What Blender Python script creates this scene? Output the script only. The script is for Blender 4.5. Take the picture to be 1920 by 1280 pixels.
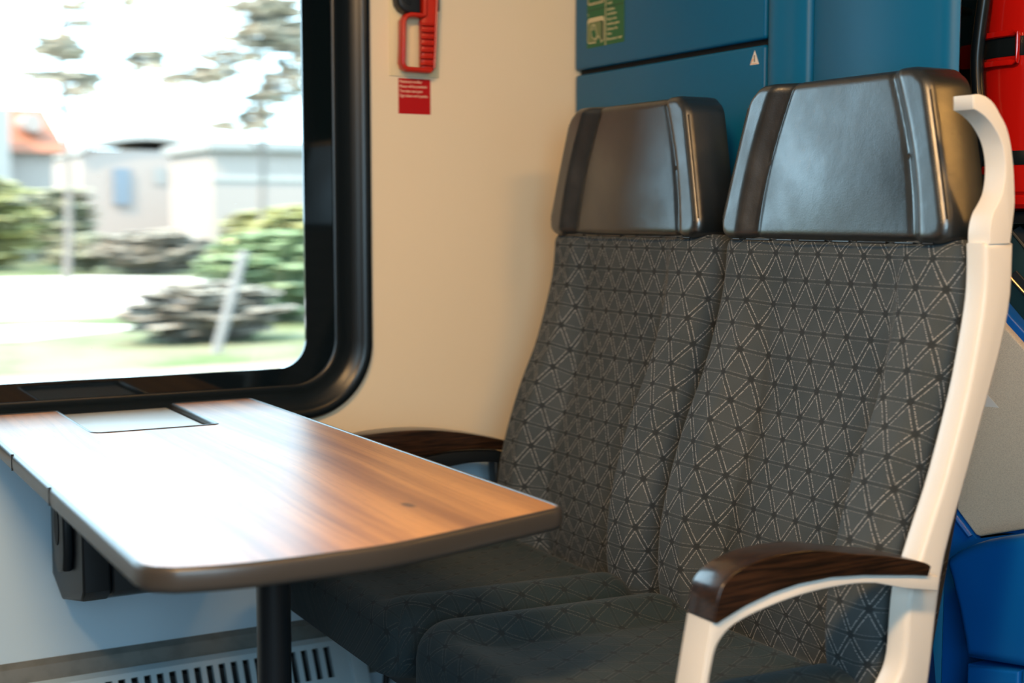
import bpy, bmesh, math, random
from mathutils import Vector, Matrix

for o in list(bpy.data.objects):
    bpy.data.objects.remove(o)
S = bpy.context.scene
COL = S.collection
PI = math.pi

# ------------------------------------------------------------------ camera
YAW, PITCH, FPX, EYE = math.radians(29.0), math.radians(5.25), 2600.0, 1.05
cd = bpy.data.cameras.new('camera')
cam = bpy.data.objects.new('camera', cd)
COL.objects.link(cam)
cam.location = (0, 0, EYE)
cam.rotation_euler = (PI / 2 - PITCH, 0, -YAW)
cd.sensor_width = 36.0
cd.lens = FPX / 1920 * 36
cd.clip_start, cd.clip_end = 0.02, 900
cd.dof.use_dof = True
cd.dof.focus_distance = 1.95
cd.dof.aperture_fstop = 4.0
cd.dof.aperture_ratio = 0.6
S.camera = cam

# ------------------------------------------------------------------ world, sun, lamps, exposure
W = bpy.data.worlds.new('overcast_sky')
S.world = W
W.use_nodes = True
bg = W.node_tree.nodes['Background']
bg.inputs[0].default_value = (0.54, 0.82, 1.0, 1)
bg.inputs[1].default_value = 7.5

def area(name, loc, rot, sx, sy, power, color, spread=PI):
    l = bpy.data.lights.new(name, 'AREA')
    l.shape = 'RECTANGLE'; l.size = sx; l.size_y = sy
    l.energy = power; l.color = color; l.spread = spread
    o = bpy.data.objects.new(name, l); COL.objects.link(o)
    o.location = loc; o.rotation_euler = rot
    return o

def portal(name, loc, rot, sx, sy):
    o = area(name, loc, rot, sx, sy, 1, (1, 1, 1))
    o.data.cycles.is_portal = True
    return o

sl = bpy.data.lights.new('sun', 'SUN'); sl.energy = 11.0; sl.angle = math.radians(3); sl.color = (1, .72, .42)
so = bpy.data.objects.new('sun', sl); COL.objects.link(so)
so.rotation_euler = Vector((.62, .22, -.75)).to_track_quat('-Z', 'Y').to_euler()
portal('window_portal', (-0.03, 2.42, 1.2), (-PI / 2, 0, 0), 1.86, 0.88)
# daylight through the window across the aisle, and the carriage's warm ceiling strips
portal('aisle_window_portal', (-0.15, -0.53, 1.25), (PI / 2, 0, 0), 1.2, 0.9)
area('aisle_window_daylight', (-0.15, -0.50, 1.25), (PI / 2, 0, 0), 1.0, 0.8, 8, (0.50, 0.80, 1.0))
area('ceiling_strip_lamp', (-0.15, 0.30, 2.04), (math.radians(25), math.radians(-20), 0), 0.6, 0.14, 50, (1.0, 0.59, 0.25))
area('ceiling_strip_lamp', (1.12, 0.05, 2.04), (math.radians(30), math.radians(-12), 0), 0.5, 0.14, 10, (1.0, 0.54, 0.18))
area('headrest_sheen_lamp', (2.05, 0.62, 1.52), (math.radians(72), 0, math.radians(50)), 0.35, 0.45, 14, (1.0, 0.50, 0.13))  # unseen lamp added to give the headrest side a warm sheen

S.view_settings.view_transform = 'Standard'
S.view_settings.look = 'None'
S.view_settings.exposure = 0.0
S.view_settings.gamma = 1.0
S.view_settings.use_curve_mapping = False

# ------------------------------------------------------------------ measuring helpers (photo -> metres)
_fw = Vector((math.sin(YAW) * math.cos(PITCH), math.cos(YAW) * math.cos(PITCH), -math.sin(PITCH)))
_rt = Vector((math.cos(YAW), -math.sin(YAW), 0))
_up = _rt.cross(_fw)
def _ray(u, v): return _fw + _rt * ((u - 960) / FPX) - _up * ((v - 640) / FPX)
def on_y(u, v, y): d = _ray(u, v); return Vector((0, 0, EYE)) + d * (y / d.y)
def on_x(u, v, x): d = _ray(u, v); return Vector((0, 0, EYE)) + d * (x / d.x)
def on_z(u, v, z): d = _ray(u, v); return Vector((0, 0, EYE)) + d * ((z - EYE) / d.z)

# ------------------------------------------------------------------ materials
def mat(name, base=(.5, .5, .5), rough=.5, metal=0.0, spec=.5, bump=None, vary=None, coat=0.0, sheen=0.0):
    m = bpy.data.materials.new(name); m.use_nodes = True
    nt = m.node_tree; N = nt.nodes; L = nt.links
    b = N['Principled BSDF']
    b.inputs['Base Color'].default_value = (*base, 1)
    b.inputs['Roughness'].default_value = rough
    b.inputs['Metallic'].default_value = metal
    b.inputs['Specular IOR Level'].default_value = spec
    b.inputs['Coat Weight'].default_value = coat
    b.inputs['Coat Roughness'].default_value = .1
    b.inputs['Sheen Weight'].default_value = sheen
    if bump or vary:
        tc = N.new('ShaderNodeTexCoord')
    if bump:
        sc, st, di = bump
        n = N.new('ShaderNodeTexNoise'); n.inputs['Scale'].default_value = sc; n.inputs['Detail'].default_value = 4
        L.new(tc.outputs['Object'], n.inputs['Vector'])
        bp = N.new('ShaderNodeBump'); bp.inputs['Strength'].default_value = st; bp.inputs['Distance'].default_value = di
        L.new(n.outputs['Fac'], bp.inputs['Height']); L.new(bp.outputs['Normal'], b.inputs['Normal'])
    if vary:
        sc, c2, lo, hi = vary
        n = N.new('ShaderNodeTexNoise'); n.inputs['Scale'].default_value = sc; n.inputs['Detail'].default_value = 5
        L.new(tc.outputs['Object'], n.inputs['Vector'])
        r = N.new('ShaderNodeMapRange'); r.inputs[1].default_value = lo; r.inputs[2].default_value = hi
        L.new(n.outputs['Fac'], r.inputs[0])
        mx = N.new('ShaderNodeMix'); mx.data_type = 'RGBA'
        mx.inputs[6].default_value = (*base, 1); mx.inputs[7].default_value = (*c2, 1)
        L.new(r.outputs[0], mx.inputs[0]); L.new(mx.outputs[2], b.inputs['Base Color'])
    return m

class NT:
    """tiny node-expression helper"""
    def __init__(s, m): s.nt = m.node_tree; s.N = s.nt.nodes; s.L = s.nt.links
    def put(s, sock, v):
        if isinstance(v, (int, float)): sock.default_value = v
        else: s.L.new(v, sock)
    def op(s, o, a, b=0.0, c=0.0):
        n = s.N.new('ShaderNodeMath'); n.operation = o
        for i, v in enumerate((a, b, c)): s.put(n.inputs[i], v)
        return n.outputs[0]
    def rng(s, v, a, b, c=0.0, d=1.0, smooth=True):
        n = s.N.new('ShaderNodeMapRange'); n.interpolation_type = 'SMOOTHSTEP' if smooth else 'LINEAR'
        s.put(n.inputs[0], v)
        for i, q in enumerate((a, b, c, d)): n.inputs[i + 1].default_value = q
        return n.outputs[0]
    def mix(s, f, a, b):
        n = s.N.new('ShaderNodeMix'); n.data_type = 'RGBA'
        s.put(n.inputs[0], f)
        for i, v in ((6, a), (7, b)):
            if isinstance(v, tuple): n.inputs[i].default_value = (*v, 1)
            else: s.L.new(v, n.inputs[i])
        return n.outputs[2]
    def noise(s, vec, scale, detail=3, rough=.5):
        n = s.N.new('ShaderNodeTexNoise'); n.inputs['Scale'].default_value = scale
        n.inputs['Detail'].default_value = detail; n.inputs['Roughness'].default_value = rough
        if vec is not None: s.L.new(vec, n.inputs['Vector'])
        return n.outputs['Fac']
    def vec(s, x, y, z=0.0):
        n = s.N.new('ShaderNodeCombineXYZ')
        for i, v in enumerate((x, y, z)): s.put(n.inputs[i], v)
        return n.outputs[0]

def seat_fabric(name='seat_fabric', wear_shade=0.0):
    """charcoal moquette woven with dotted, inset triangle outlines (UV in metres)"""
    m = mat(name, (.04, .04, .04), .92, spec=.12, sheen=.07)
    t = NT(m); b = t.N['Principled BSDF']
    b.inputs['Sheen Roughness'].default_value = .45
    uv = t.N.new('ShaderNodeUVMap').outputs[0]
    sp = t.N.new('ShaderNodeSeparateXYZ'); t.L.new(uv, sp.inputs[0])
    x, y = sp.outputs[0], sp.outputs[1]
    w, h = .0445, .0360
    a = t.op('DIVIDE', y, h)
    xx = t.op('DIVIDE', x, w); hy = t.op('MULTIPLY', a, .5)
    bb = t.op('SUBTRACT', xx, hy); cc = t.op('ADD', xx, hy)
    def edge(v):
        f = t.op('FRACT', v)
        return t.op('MINIMUM', f, t.op('SUBTRACT', 1.0, f))
    ea, eb, ec = edge(a), edge(bb), edge(cc)
    dia = t.op('MINIMUM', eb, ec)
    d = t.op('MINIMUM', t.op('MULTIPLY', ea, 1.05), dia)
    band = t.op('MULTIPLY', t.rng(d, .056, .070), t.rng(d, .108, .094))
    dash = t.rng(t.noise(uv, 520, 1), .40, .55)
    ishor = t.rng(t.op('SUBTRACT', dia, t.op('MULTIPLY', ea, 1.05)), -.01, .02)
    lstr = t.op('MULTIPLY', t.op('MULTIPLY', band, dash), t.op('SUBTRACT', 1.0, t.op('MULTIPLY', ishor, .72)))
    star = t.rng(t.op('ADD', ea, t.op('ADD', eb, ec)), .34, .18)
    gro = t.rng(d, .06, .03)
    fuzz = t.noise(uv, 900, 2)
    big = t.noise(uv, 9, 3)
    base = t.mix(t.rng(big, .3, .7), *(((.050, .064, .072), (.070, .083, .090)) if not wear_shade else ((.020, .035, .042), (.028, .043, .050))))  # cushion variant: shade put into a darker, colder base; rubbed weave thins the lines
    base = t.mix(t.op('MULTIPLY', gro, .35), base, (.019, .025, .028))
    base = t.mix(t.op('MULTIPLY', star, .6), base, (.018, .020, .022))
    base = t.mix(t.op('MULTIPLY', t.rng(fuzz, .45, .75), .30), base, ((.095, .100, .100) if not wear_shade else (.045, .065, .072)))
    lstr = t.op('MULTIPLY', lstr, t.rng(t.noise(uv, 14, 3), .62 + .0 * wear_shade, .30, .25 + .75 * (1 - wear_shade), 1.0 - .55 * wear_shade)) if wear_shade else lstr
    col = t.mix(t.op('MULTIPLY', lstr, .9), base, (.36, .36, .36) if not wear_shade else (.12, .115, .11))
    t.L.new(col, b.inputs['Base Color'])
    bp = t.N.new('ShaderNodeBump'); bp.inputs['Strength'].default_value = .55; bp.inputs['Distance'].default_value = .0012
    t.L.new(t.op('ADD', t.op('MULTIPLY', fuzz, .5), t.op('SUBTRACT', lstr, t.op('MULTIPLY', star, .6))), bp.inputs['Height'])
    t.L.new(bp.outputs[0], b.inputs['Normal'])
    return m

def leather():
    m = mat('black_leather', (.007, .009, .010), .40, spec=.75); m.node_tree.nodes['Principled BSDF'].inputs['IOR'].default_value = 1.80
    t = NT(m); b = t.N['Principled BSDF']
    tc = t.N.new('ShaderNodeTexCoord').outputs['Object']
    n1 = t.noise(tc, 9, 4, .6); n2 = t.noise(tc, 420, 3)
    t.L.new(t.rng(n1,   .3, .7, .30, .42), b.inputs['Roughness'])
    bp = t.N.new('ShaderNodeBump'); bp.inputs['Strength'].default_value = .22; bp.inputs['Distance'].default_value = .003
    t.L.new(t.op('ADD', t.op('MULTIPLY', n1, 1.6), t.op('MULTIPLY', n2, .18)), bp.inputs['Height'])
    t.L.new(bp.outputs[0], b.inputs['Normal'])
    return m

def table_wood():
    """walnut laminate, grain running across the train (world y)"""
    m = mat('walnut_laminate', (.3, .15, .06), .30, spec=.5)
    t = NT(m); b = t.N['Principled BSDF']
    g = t.N.new('ShaderNodeTexCoord').outputs['Object']
    sp = t.N.new('ShaderNodeSeparateXYZ'); t.L.new(g, sp.inputs[0])
    X, Y = sp.outputs[0], sp.outputs[1]
    warp = t.noise(t.vec(t.op('MULTIPLY', X, 4.0), t.op('MULTIPLY', Y, 1.1)), 1.0, 2)
    xw = t.op('ADD', X, t.op('MULTIPLY', warp, .07))
    broad = t.noise(t.vec(t.op('MULTIPLY', xw, 17.0), t.op('MULTIPLY', Y, .55)), 1.0, 3, .6)
    fine = t.noise(t.vec(t.op('MULTIPLY', xw, 130.0), t.op('MULTIPLY', Y, 1.6)), 1.0, 4, .65)
    pore = t.noise(t.vec(t.op('MULTIPLY', X, 700.0), t.op('MULTIPLY', Y, 24.0)), 1.0, 2)
    c = t.mix(t.rng(broad, .32, .68), (.27, .105, .036), (.60, .27, .085))
    c = t.mix(t.op('MULTIPLY', t.rng(fine, .50, .68), .32), c, (.16, .062, .022))
    c = t.mix(t.op('MULTIPLY', t.rng(pore, .58, .72), .35), c, (.07, .03, .014))
    # the knot near the free end
    kx = t.op('SUBTRACT', X, .083); ky = t.op('SUBTRACT', Y, -.201)
    kd = t.op('SQRT', t.op('ADD', t.op('MULTIPLY', t.op('MULTIPLY', kx, kx), 1.0), t.op('MULTIPLY', t.op('MULTIPLY', ky, ky), .22)))
    c = t.mix(t.op('MULTIPLY', t.rng(kd, .009, .003), .8), c, (.06, .026, .012))
    t.L.new(c, b.inputs['Base Color'])
    b.inputs['Roughness'].default_value = .36; b.inputs['Specular IOR Level'].default_value = .48
    return m

def dark_wood():
    m = mat('dark_stained_beech', (.05, .02, .01), .28, spec=.5, coat=.35)
    t = NT(m); b = t.N['Principled BSDF']
    g = t.N.new('ShaderNodeTexCoord').outputs['Object']
    sp = t.N.new('ShaderNodeSeparateXYZ'); t.L.new(g, sp.inputs[0])
    v = t.vec(t.op('MULTIPLY', sp.outputs[0], 14.0), t.op('MULTIPLY', sp.outputs[1], 260.0), t.op('MULTIPLY', sp.outputs[2], 260.0))
    n = t.noise(v, 1.0, 4, .6)
    t.L.new(t.mix(t.rng(n, .35, .68), (.010, .005, .003), (.042, .018, .008)), b.inputs['Base Color'])
    return m

def glass():
    m = bpy.data.materials.new('window_glass'); m.use_nodes = True
    t = NT(m); N = t.N
    N.remove(N['Principled BSDF'])
    tr = N.new('ShaderNodeBsdfTransparent'); tr.inputs[0].default_value = (.97, .985, .98, 1)
    gl = N.new('ShaderNodeBsdfGlossy'); gl.inputs[1].default_value = .02
    df = N.new('ShaderNodeBsdfDiffuse'); df.inputs[0].default_value = (.8, .8, .78, 1)
    fr = N.new('ShaderNodeFresnel'); fr.inputs[0].default_value = 1.45
    mx = N.new('ShaderNodeMixShader'); mx2 = N.new('ShaderNodeMixShader')
    t.L.new(fr.outputs[0], mx.inputs[0]); t.L.new(tr.outputs[0], mx.inputs[1]); t.L.new(gl.outputs[0], mx.inputs[2])
    tc = N.new('ShaderNodeTexCoord').outputs['Object']
    vo = N.new('ShaderNodeTexVoronoi'); vo.inputs['Scale'].default_value = 55; t.L.new(tc, vo.inputs['Vector'])
    sp = N.new('ShaderNodeSeparateColor'); t.L.new(vo.outputs['Color'], sp.inputs[0])
    spk = t.op('MULTIPLY', t.rng(vo.outputs['Distance'], .09, .05), t.rng(sp.outputs[0], .90, .93))
    t.L.new(t.op('MULTIPLY', spk, .45), mx2.inputs[0])
    t.L.new(mx.outputs[0], mx2.inputs[1]); t.L.new(df.outputs[0], mx2.inputs[2])
    t.L.new(mx2.outputs[0], N['Material Output'].inputs[0])
    return m

def leafy(name, a, b_):
    """leaf or turf colour that wanders between two tones in level drifts"""
    m = mat(name, a, .9, spec=.1); t = NT(m); b = t.N['Principled BSDF']
    tc = t.N.new('ShaderNodeTexCoord').outputs['Object']
    mp = t.N.new('ShaderNodeMapping'); mp.inputs['Scale'].default_value = (.35, .35, 4.0); t.L.new(tc, mp.inputs[0])
    t.L.new(t.mix(t.rng(t.noise(mp.outputs[0], 1.6, 4, .65), .36, .64), a, b_), b.inputs['Base Color'])
    return m

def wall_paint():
    """cream wall colour above, pale blue-grey below, divided by a stepped line near table height"""
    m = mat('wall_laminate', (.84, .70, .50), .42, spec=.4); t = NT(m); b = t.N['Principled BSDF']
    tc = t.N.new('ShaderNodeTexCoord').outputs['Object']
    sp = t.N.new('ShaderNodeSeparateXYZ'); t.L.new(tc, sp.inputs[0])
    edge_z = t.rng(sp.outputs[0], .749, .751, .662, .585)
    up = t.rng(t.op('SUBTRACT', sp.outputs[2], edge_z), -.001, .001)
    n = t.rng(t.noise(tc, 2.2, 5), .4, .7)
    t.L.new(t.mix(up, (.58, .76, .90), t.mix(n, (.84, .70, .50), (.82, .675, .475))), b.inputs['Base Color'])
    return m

M = dict(
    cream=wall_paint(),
    ceil=mat('ceiling_grey', (.38, .38, .37), .6),
    aisle_grey=mat('slate_panel', (.10, .12, .14), .5),
    floor=mat('floor_speckle', (.09, .10, .11), .6, vary=(300, (.16, .17, .18), .5, .7)),
    blue=mat('blue_laminate', (.001, .12, .27), .40, spec=.26, bump=(1400, .12, .0006)),
    deep=mat('deep_blue_plastic', (.003, .125, .50), .28, spec=.5),
    shaded_navy=mat('shaded_blue_plastic', (.002, .018, .085), .32, spec=.45),
    gap=mat('gap_black', (.004, .006, .008), .7),
    rubber=mat('black_rubber', (.005, .009, .012), .30, spec=.32),
    bglass=mat('black_glass_border', (.003, .006, .008), .05, spec=.55),
    black=mat('black_plastic', (.010, .013, .016), .45, spec=.4, bump=(800, .08, .001)),
    metal_black=mat('black_painted_steel', (.008, .011, .014), .30, spec=.5),
    white=mat('ivory_plastic', (.80, .76, .70), .34, spec=.45, bump=(700, .03, .001)),
    fabric=seat_fabric(), worn_shaded=seat_fabric('worn_shaded_seat_fabric', .8), leather=leather(), wood=table_wood(), dwood=dark_wood(), glass=glass(),
    thread=mat('grey_thread', (.10, .11, .11), .7), piping=mat('leather_piping', (.014, .015, .016), .32, spec=.6),
    edge=mat('taupe_edge_band', (.045, .038, .032), .34, spec=.5, bump=(500, .08, .001)),
    lid=mat('pale_grey_lid', (.52, .56, .57), .40, spec=.5, bump=(900, .1, .001)),
    red=mat('red_plastic', (.52, .020, .008), .33, spec=.5), redlabel=mat('red_label', (.45, .004, .006), .45, spec=.3),
    redpaint=mat('red_enamel', (.42, .006, .004), .16, spec=.6, bump=(60, .10, .002)),
    cream_text=mat('label_print', (.85, .68, .50), .5), clearplate=mat('yellowed_clear_plate', (.82, .68, .42), .25, spec=.5),
    green=mat('green_label', (.010, .125, .045), .42, spec=.35), greenprint=mat('pale_label_print', (.62, .55, .33), .5),
    greenline=mat('dark_green_line', (.005, .05, .02), .5), hatch=mat('hatched_green', (.16, .22, .09), .5),
    tri=mat('pale_triangle_sticker', (.85, .80, .75), .5), orange=mat('orange_print', (.80, .33, .06), .5),
    heater=mat('heater_grey', (.48, .62, .70), .45, spec=.5), strip=mat('grey_skirting', (.17, .18, .17), .5, vary=(40, (.13, .14, .13), .45, .7)),
    steel=mat('brushed_steel', (.55, .45, .33), .28, metal=1.0), teal=mat('dark_teal_panel', (.006, .035, .040), .4),
    beige=mat('beige_speckled_panel', (.84, .69, .52), .5, bump=(600, .25, .001), vary=(700, (.68, .55, .41), .4, .65)),
    # outdoors
    grass=leafy('grass', (0.087, 0.113, 0.043), (0.174, 0.167, 0.102)), dry=leafy('dry_field', (0.319, 0.203, 0.131), (0.217, 0.189, 0.102)),
    concrete=mat('pale_concrete', (0.652, 0.580, 0.536), .8), gravel=leafy('pale_gravel', (0.246, 0.189, 0.145), (0.160, 0.145, 0.102)),
    leafa=leafy('leaf_olive', (0.174, 0.171, 0.109), (0.304, 0.283, 0.203)), leafb=leafy('leaf_yellow_green', (0.275, 0.275, 0.109), (0.435, 0.392, 0.203)), leafc=leafy('leaf_green', (0.145, 0.203, 0.094), (0.275, 0.319, 0.189)),
    leafd=leafy('leaf_greybrown', (0.189, 0.167, 0.138), (0.319, 0.275, 0.225)), leafe=leafy('leaf_pale_grey', (0.377, 0.362, 0.304), (0.667, 0.580, 0.478)), bark=mat('bark', (0.145, 0.123, 0.109), .9),
    tile=mat('orange_roof_tiles', (0.217, 0.072, 0.035), .8), render=mat('pale_render', (0.275, 0.225, 0.203), .8), greyroof=mat('grey_roof', (.30, .28, .26), .6),
    paleblue=mat('pale_blue_cladding', (0.225, 0.217, 0.210), .7), bluedoor=mat('blue_door', (0.123, 0.152, 0.189), .6), post=mat('pale_post', (0.167, 0.152, 0.145), .6),
)

# ------------------------------------------------------------------ mesh helpers
def obj(name, bm, m, parent=None, smooth=35, root=None):
    """link bm (built in world coordinates) as one mesh object; with a parent, relative to the thing's root"""
    r = root
    if parent is not None and r is None:
        r = parent
        while r.parent: r = r.parent
    if r is not None: bmesh.ops.translate(bm, verts=bm.verts, vec=-r.location)
    bmesh.ops.recalc_face_normals(bm, faces=bm.faces)
    me = bpy.data.meshes.new(name); bm.to_mesh(me); bm.free()
    if smooth:
        me.polygons.foreach_set('use_smooth', [True] * len(me.polygons))
        me.set_sharp_from_angle(angle=math.radians(smooth))
    for x in (m if isinstance(m, (list, tuple)) else [m]): me.materials.append(x)
    o = bpy.data.objects.new(name, me); COL.objects.link(o)
    if parent is not None: o.parent = parent
    return o

def tag(o, label, cat, group=None, kind=None):
    o['label'] = label; o['category'] = cat
    if group: o['group'] = group
    if kind: o['kind'] = kind
    return o

def thing(name, label, cat, loc=(0, 0, 0), group=None):
    o = bpy.data.objects.new(name, None); COL.objects.link(o)
    o.empty_display_size = .05; o.location = loc
    return tag(o, label, cat, group)

def structure(o): o['kind'] = 'structure'; return o
def BM(): return bmesh.new()

def box(bm, lo, hi, bev=0.0, seg=2):
    vs = [bm.verts.new((x, y, z)) for x in (lo[0], hi[0]) for y in (lo[1], hi[1]) for z in (lo[2], hi[2])]
    fs = [(0, 1, 3, 2), (4, 6, 7, 5), (0, 4, 5, 1), (2, 3, 7, 6), (0, 2, 6, 4), (1, 5, 7, 3)]
    faces = [bm.faces.new([vs[i] for i in f]) for f in fs]
    bm.normal_update()
    if bev:
        es = list({e for f in faces for e in f.edges})
        bmesh.ops.bevel(bm, geom=es, offset=bev, segments=seg, profile=.5, affect='EDGES', clamp_overlap=True)
    return bm

def prism(bm, pts, axis, a, b, bev=0.0, seg=3):
    """polygon pts (2-D) extruded along axis from a to b; pts are the other two coordinates in xyz order"""
    def P(p, c):
        q = list(p); q.insert('xyz'.index(axis), c); return q
    va = [bm.verts.new(P(p, a)) for p in pts]; vb = [bm.verts.new(P(p, b)) for p in pts]
    n = len(pts)
    fa = bm.faces.new(va); fb = bm.faces.new(vb[::-1])
    sides = [bm.faces.new((va[i], vb[i], vb[(i + 1) % n], va[(i + 1) % n])) for i in range(n)]
    bmesh.ops.recalc_face_normals(bm, faces=[fa, fb] + sides)
    if bev:
        es = list(set(fa.edges) | set(fb.edges))
        bmesh.ops.bevel(bm, geom=es, offset=bev, segments=seg, profile=.5, affect='EDGES', clamp_overlap=True)
    return bm

def smooth_line(pts, n, closed=False):
    """Catmull-Rom resample"""
    pts = [Vector(p) for p in pts]; k = len(pts); out = []
    segs = k if closed else k - 1
    def g(i): return pts[i % k] if closed else pts[max(0, min(k - 1, i))]
    for i in range(segs):
        p0, p1, p2, p3 = g(i - 1), g(i), g(i + 1), g(i + 2)
        for j in range(n):
            t = j / n
            out.append(.5 * ((2 * p1) + (p2 - p0) * t + (2 * p0 - 5 * p1 + 4 * p2 - p3) * t * t + (3 * p1 - p0 - 3 * p2 + p3) * t ** 3))
    if not closed: out.append(pts[-1])
    return out

def sweep(bm, pts, a, b, side=(0, 1, 0), n=16, e=2.0, closed=False):
    """superelliptic tube: half-size a along side, b along the in-plane normal; a, b numbers or lists"""
    pts = [Vector(p) for p in pts]; k = len(pts); rings = []
    for i, p in enumerate(pts):
        if closed: t = pts[(i + 1) % k] - pts[i - 1]
        else: t = pts[min(i + 1, k - 1)] - pts[max(i - 1, 0)]
        t.normalize(); s = Vector(side); s = s - t * s.dot(t)
        if s.length < 1e-6: s = t.orthogonal()
        s.normalize(); nn = t.cross(s)
        aa = a[i] if isinstance(a, (list, tuple)) else a
        bb = b[i] if isinstance(b, (list, tuple)) else b
        ring = []
        for j in range(n):
            q = 2 * PI * j / n; c, d = math.cos(q), math.sin(q)
            c = math.copysign(abs(c) ** (2 / e), c); d = math.copysign(abs(d) ** (2 / e), d)
            ring.append(bm.verts.new(p + s * (c * aa) + nn * (d * bb)))
        rings.append(ring)
    for i in range(k if closed else k - 1):
        r0, r1 = rings[i], rings[(i + 1) % k]
        for j in range(n): bm.faces.new((r0[j], r0[(j + 1) % n], r1[(j + 1) % n], r1[j]))
    if not closed:
        bm.faces.new(rings[0][::-1]); bm.faces.new(rings[-1])
    return bm

def lathe(bm, prof, center, axis='z', n=48):
    """profile of (radius, height) about an axis through center"""
    rings = []
    for r, h in prof:
        ring = []
        for j in range(n):
            q = 2 * PI * j / n
            v = (r * math.cos(q), r * math.sin(q), h) if axis == 'z' else ((h, r * math.cos(q), r * math.sin(q)) if axis == 'x' else (r * math.cos(q), h, r * math.sin(q)))
            ring.append(bm.verts.new(Vector(center) + Vector(v)))
        rings.append(ring)
    for i in range(len(rings) - 1):
        for j in range(n): bm.faces.new((rings[i][j], rings[i][(j + 1) % n], rings[i + 1][(j + 1) % n], rings[i + 1][j]))
    bm.faces.new(rings[0][::-1]); bm.faces.new(rings[-1])
    return bm

def rrect(x0, x1, y0, y1, r, n=10):
    """rounded rectangle, counter-clockwise 2-D points"""
    out = []
    for cx, cy, a0 in ((x1 - r, y0 + r, -90), (x1 - r, y1 - r, 0), (x0 + r, y1 - r, 90), (x0 + r, y0 + r, 180)):
        for i in range(n + 1):
            a = math.radians(a0 + 90 * i / n); out.append((cx + r * math.cos(a), cy + r * math.sin(a)))
    return out

def ring_strip(bm, loops):
    """bridge equally long closed loops of 3-D points"""
    L = [[bm.verts.new(p) for p in l] for l in loops]
    n = len(L[0])
    for a, b in zip(L, L[1:]):
        for i in range(n): bm.faces.new((a[i], a[(i + 1) % n], b[(i + 1) % n], b[i]))
    return bm

def sstep(a, b, x):
    t = max(0., min(1., (x - a) / (b - a))); return t * t * (3 - 2 * t)

def lerp_table(tab, x):
    if x <= tab[0][0]: return tab[0][1]
    for (a, va), (b, vb) in zip(tab, tab[1:]):
        if x <= b:
            t = (x - a) / (b - a); return va + (vb - va) * t
    return tab[-1][1]

def smooth_table(tab, k=24):
    """natural-looking curve through (x, v) pairs"""
    pts = smooth_line([(a, v, 0) for a, v in tab], k)
    return [(p.x, p.y) for p in pts]

def pad(bm, halfw, q0, q1, R, roll, thick, bump, place, nu=64, nv=64, rim=True):
    """upholstered pad. p across (-halfw(q)..halfw(q)), q along, h out of the face.
    edges roll over with radius `roll`, plan corners rounded by R, back closed at h=-thick"""
    def dens(n):
        out = []
        for i in range(n + 1):
            t = -1 + 2 * i / n
            out.append(math.copysign(1 - (1 - abs(t)) ** 1.35, t))
        return out
    uvl = bm.loops.layers.uv.verify()
    S_, T_ = dens(nu), dens(nv); L = q1 - q0
    top, uvs, flat_ = [], {}, {}
    for t in T_:
        row = []
        for s in S_:
            qc = L / 2
            q = t * qc
            hw = halfw((q + qc) / L)
            p = s * hw
            dx, dy = hw - abs(p), qc - abs(q)
            if dx < R and dy < R:
                a, b = (R - dx) / R, (R - dy) / R
                l = math.hypot(a, b)
                if l > 1e-9:
                    f = max(a, b) / l
                    p = math.copysign(hw - R + a * f * R, p); q = math.copysign(qc - R + b * f * R, q)
                d = R * (1 - max(a, b))
            else: d = min(dx, dy)
            d = max(d, 0)
            e = roll * (1 - math.sqrt(max(0, 1 - (1 - min(d, roll) / roll) ** 2)))
            qq = (q + qc) / L
            h = bump(p, qq, hw) * (min(1, d / roll * 1.2) if rim else 1) - e
            v = bm.verts.new(place(p, q + qc + q0, h)); flat_[v] = (p, q + qc + q0); side = dx < dy
            uvs[v] = (p + (math.copysign(e, p) if side else 0), q + qc + q0 + (0 if side else math.copysign(e, q)))
            row.append(v)
        mid = nu // 2
        acc = {mid: 0.0}
        for j in range(mid + 1, nu + 1): acc[j] = acc[j - 1] + (row[j].co - row[j - 1].co).length
        for j in range(mid - 1, -1, -1): acc[j] = acc[j + 1] - (row[j].co - row[j + 1].co).length
        for j in range(nu + 1): uvs[row[j]] = (acc[j], uvs[row[j]][1])
        top.append(row)
    for i in range(nv):
        for j in range(nu): bm.faces.new((top[i][j], top[i][j + 1], top[i + 1][j + 1], top[i + 1][j]))
    per = [top[0][j] for j in range(nu)] + [top[i][nu] for i in range(nv)] + [top[nv][j] for j in range(nu, 0, -1)] + [top[i][0] for i in range(nv, 0, -1)]
    loops = [per]
    for k in (.35, .75, 1.0):
        ring = []
        for v in per:
            p, q = flat_[v]
            shrink = 1.0 if k < 1 else .97
            w = bm.verts.new(place(p * shrink, q, -roll - (thick - roll) * k)); 
            a_, b2 = uvs[v]; uvs[w] = (a_ + math.copysign((thick - roll) * k, p), b2); ring.append(w)
        loops.append(ring)
    n = len(per)
    for a, b in zip(loops, loops[1:]):
        for i in range(n): bm.faces.new((a[i], a[(i + 1) % n], b[(i + 1) % n], b[i]))
    bm.faces.new(loops[-1])
    for f in bm.faces:
        for l in f.loops: l[uvl].uv = uvs.get(l.vert, (0, 0))
    return bm

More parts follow.
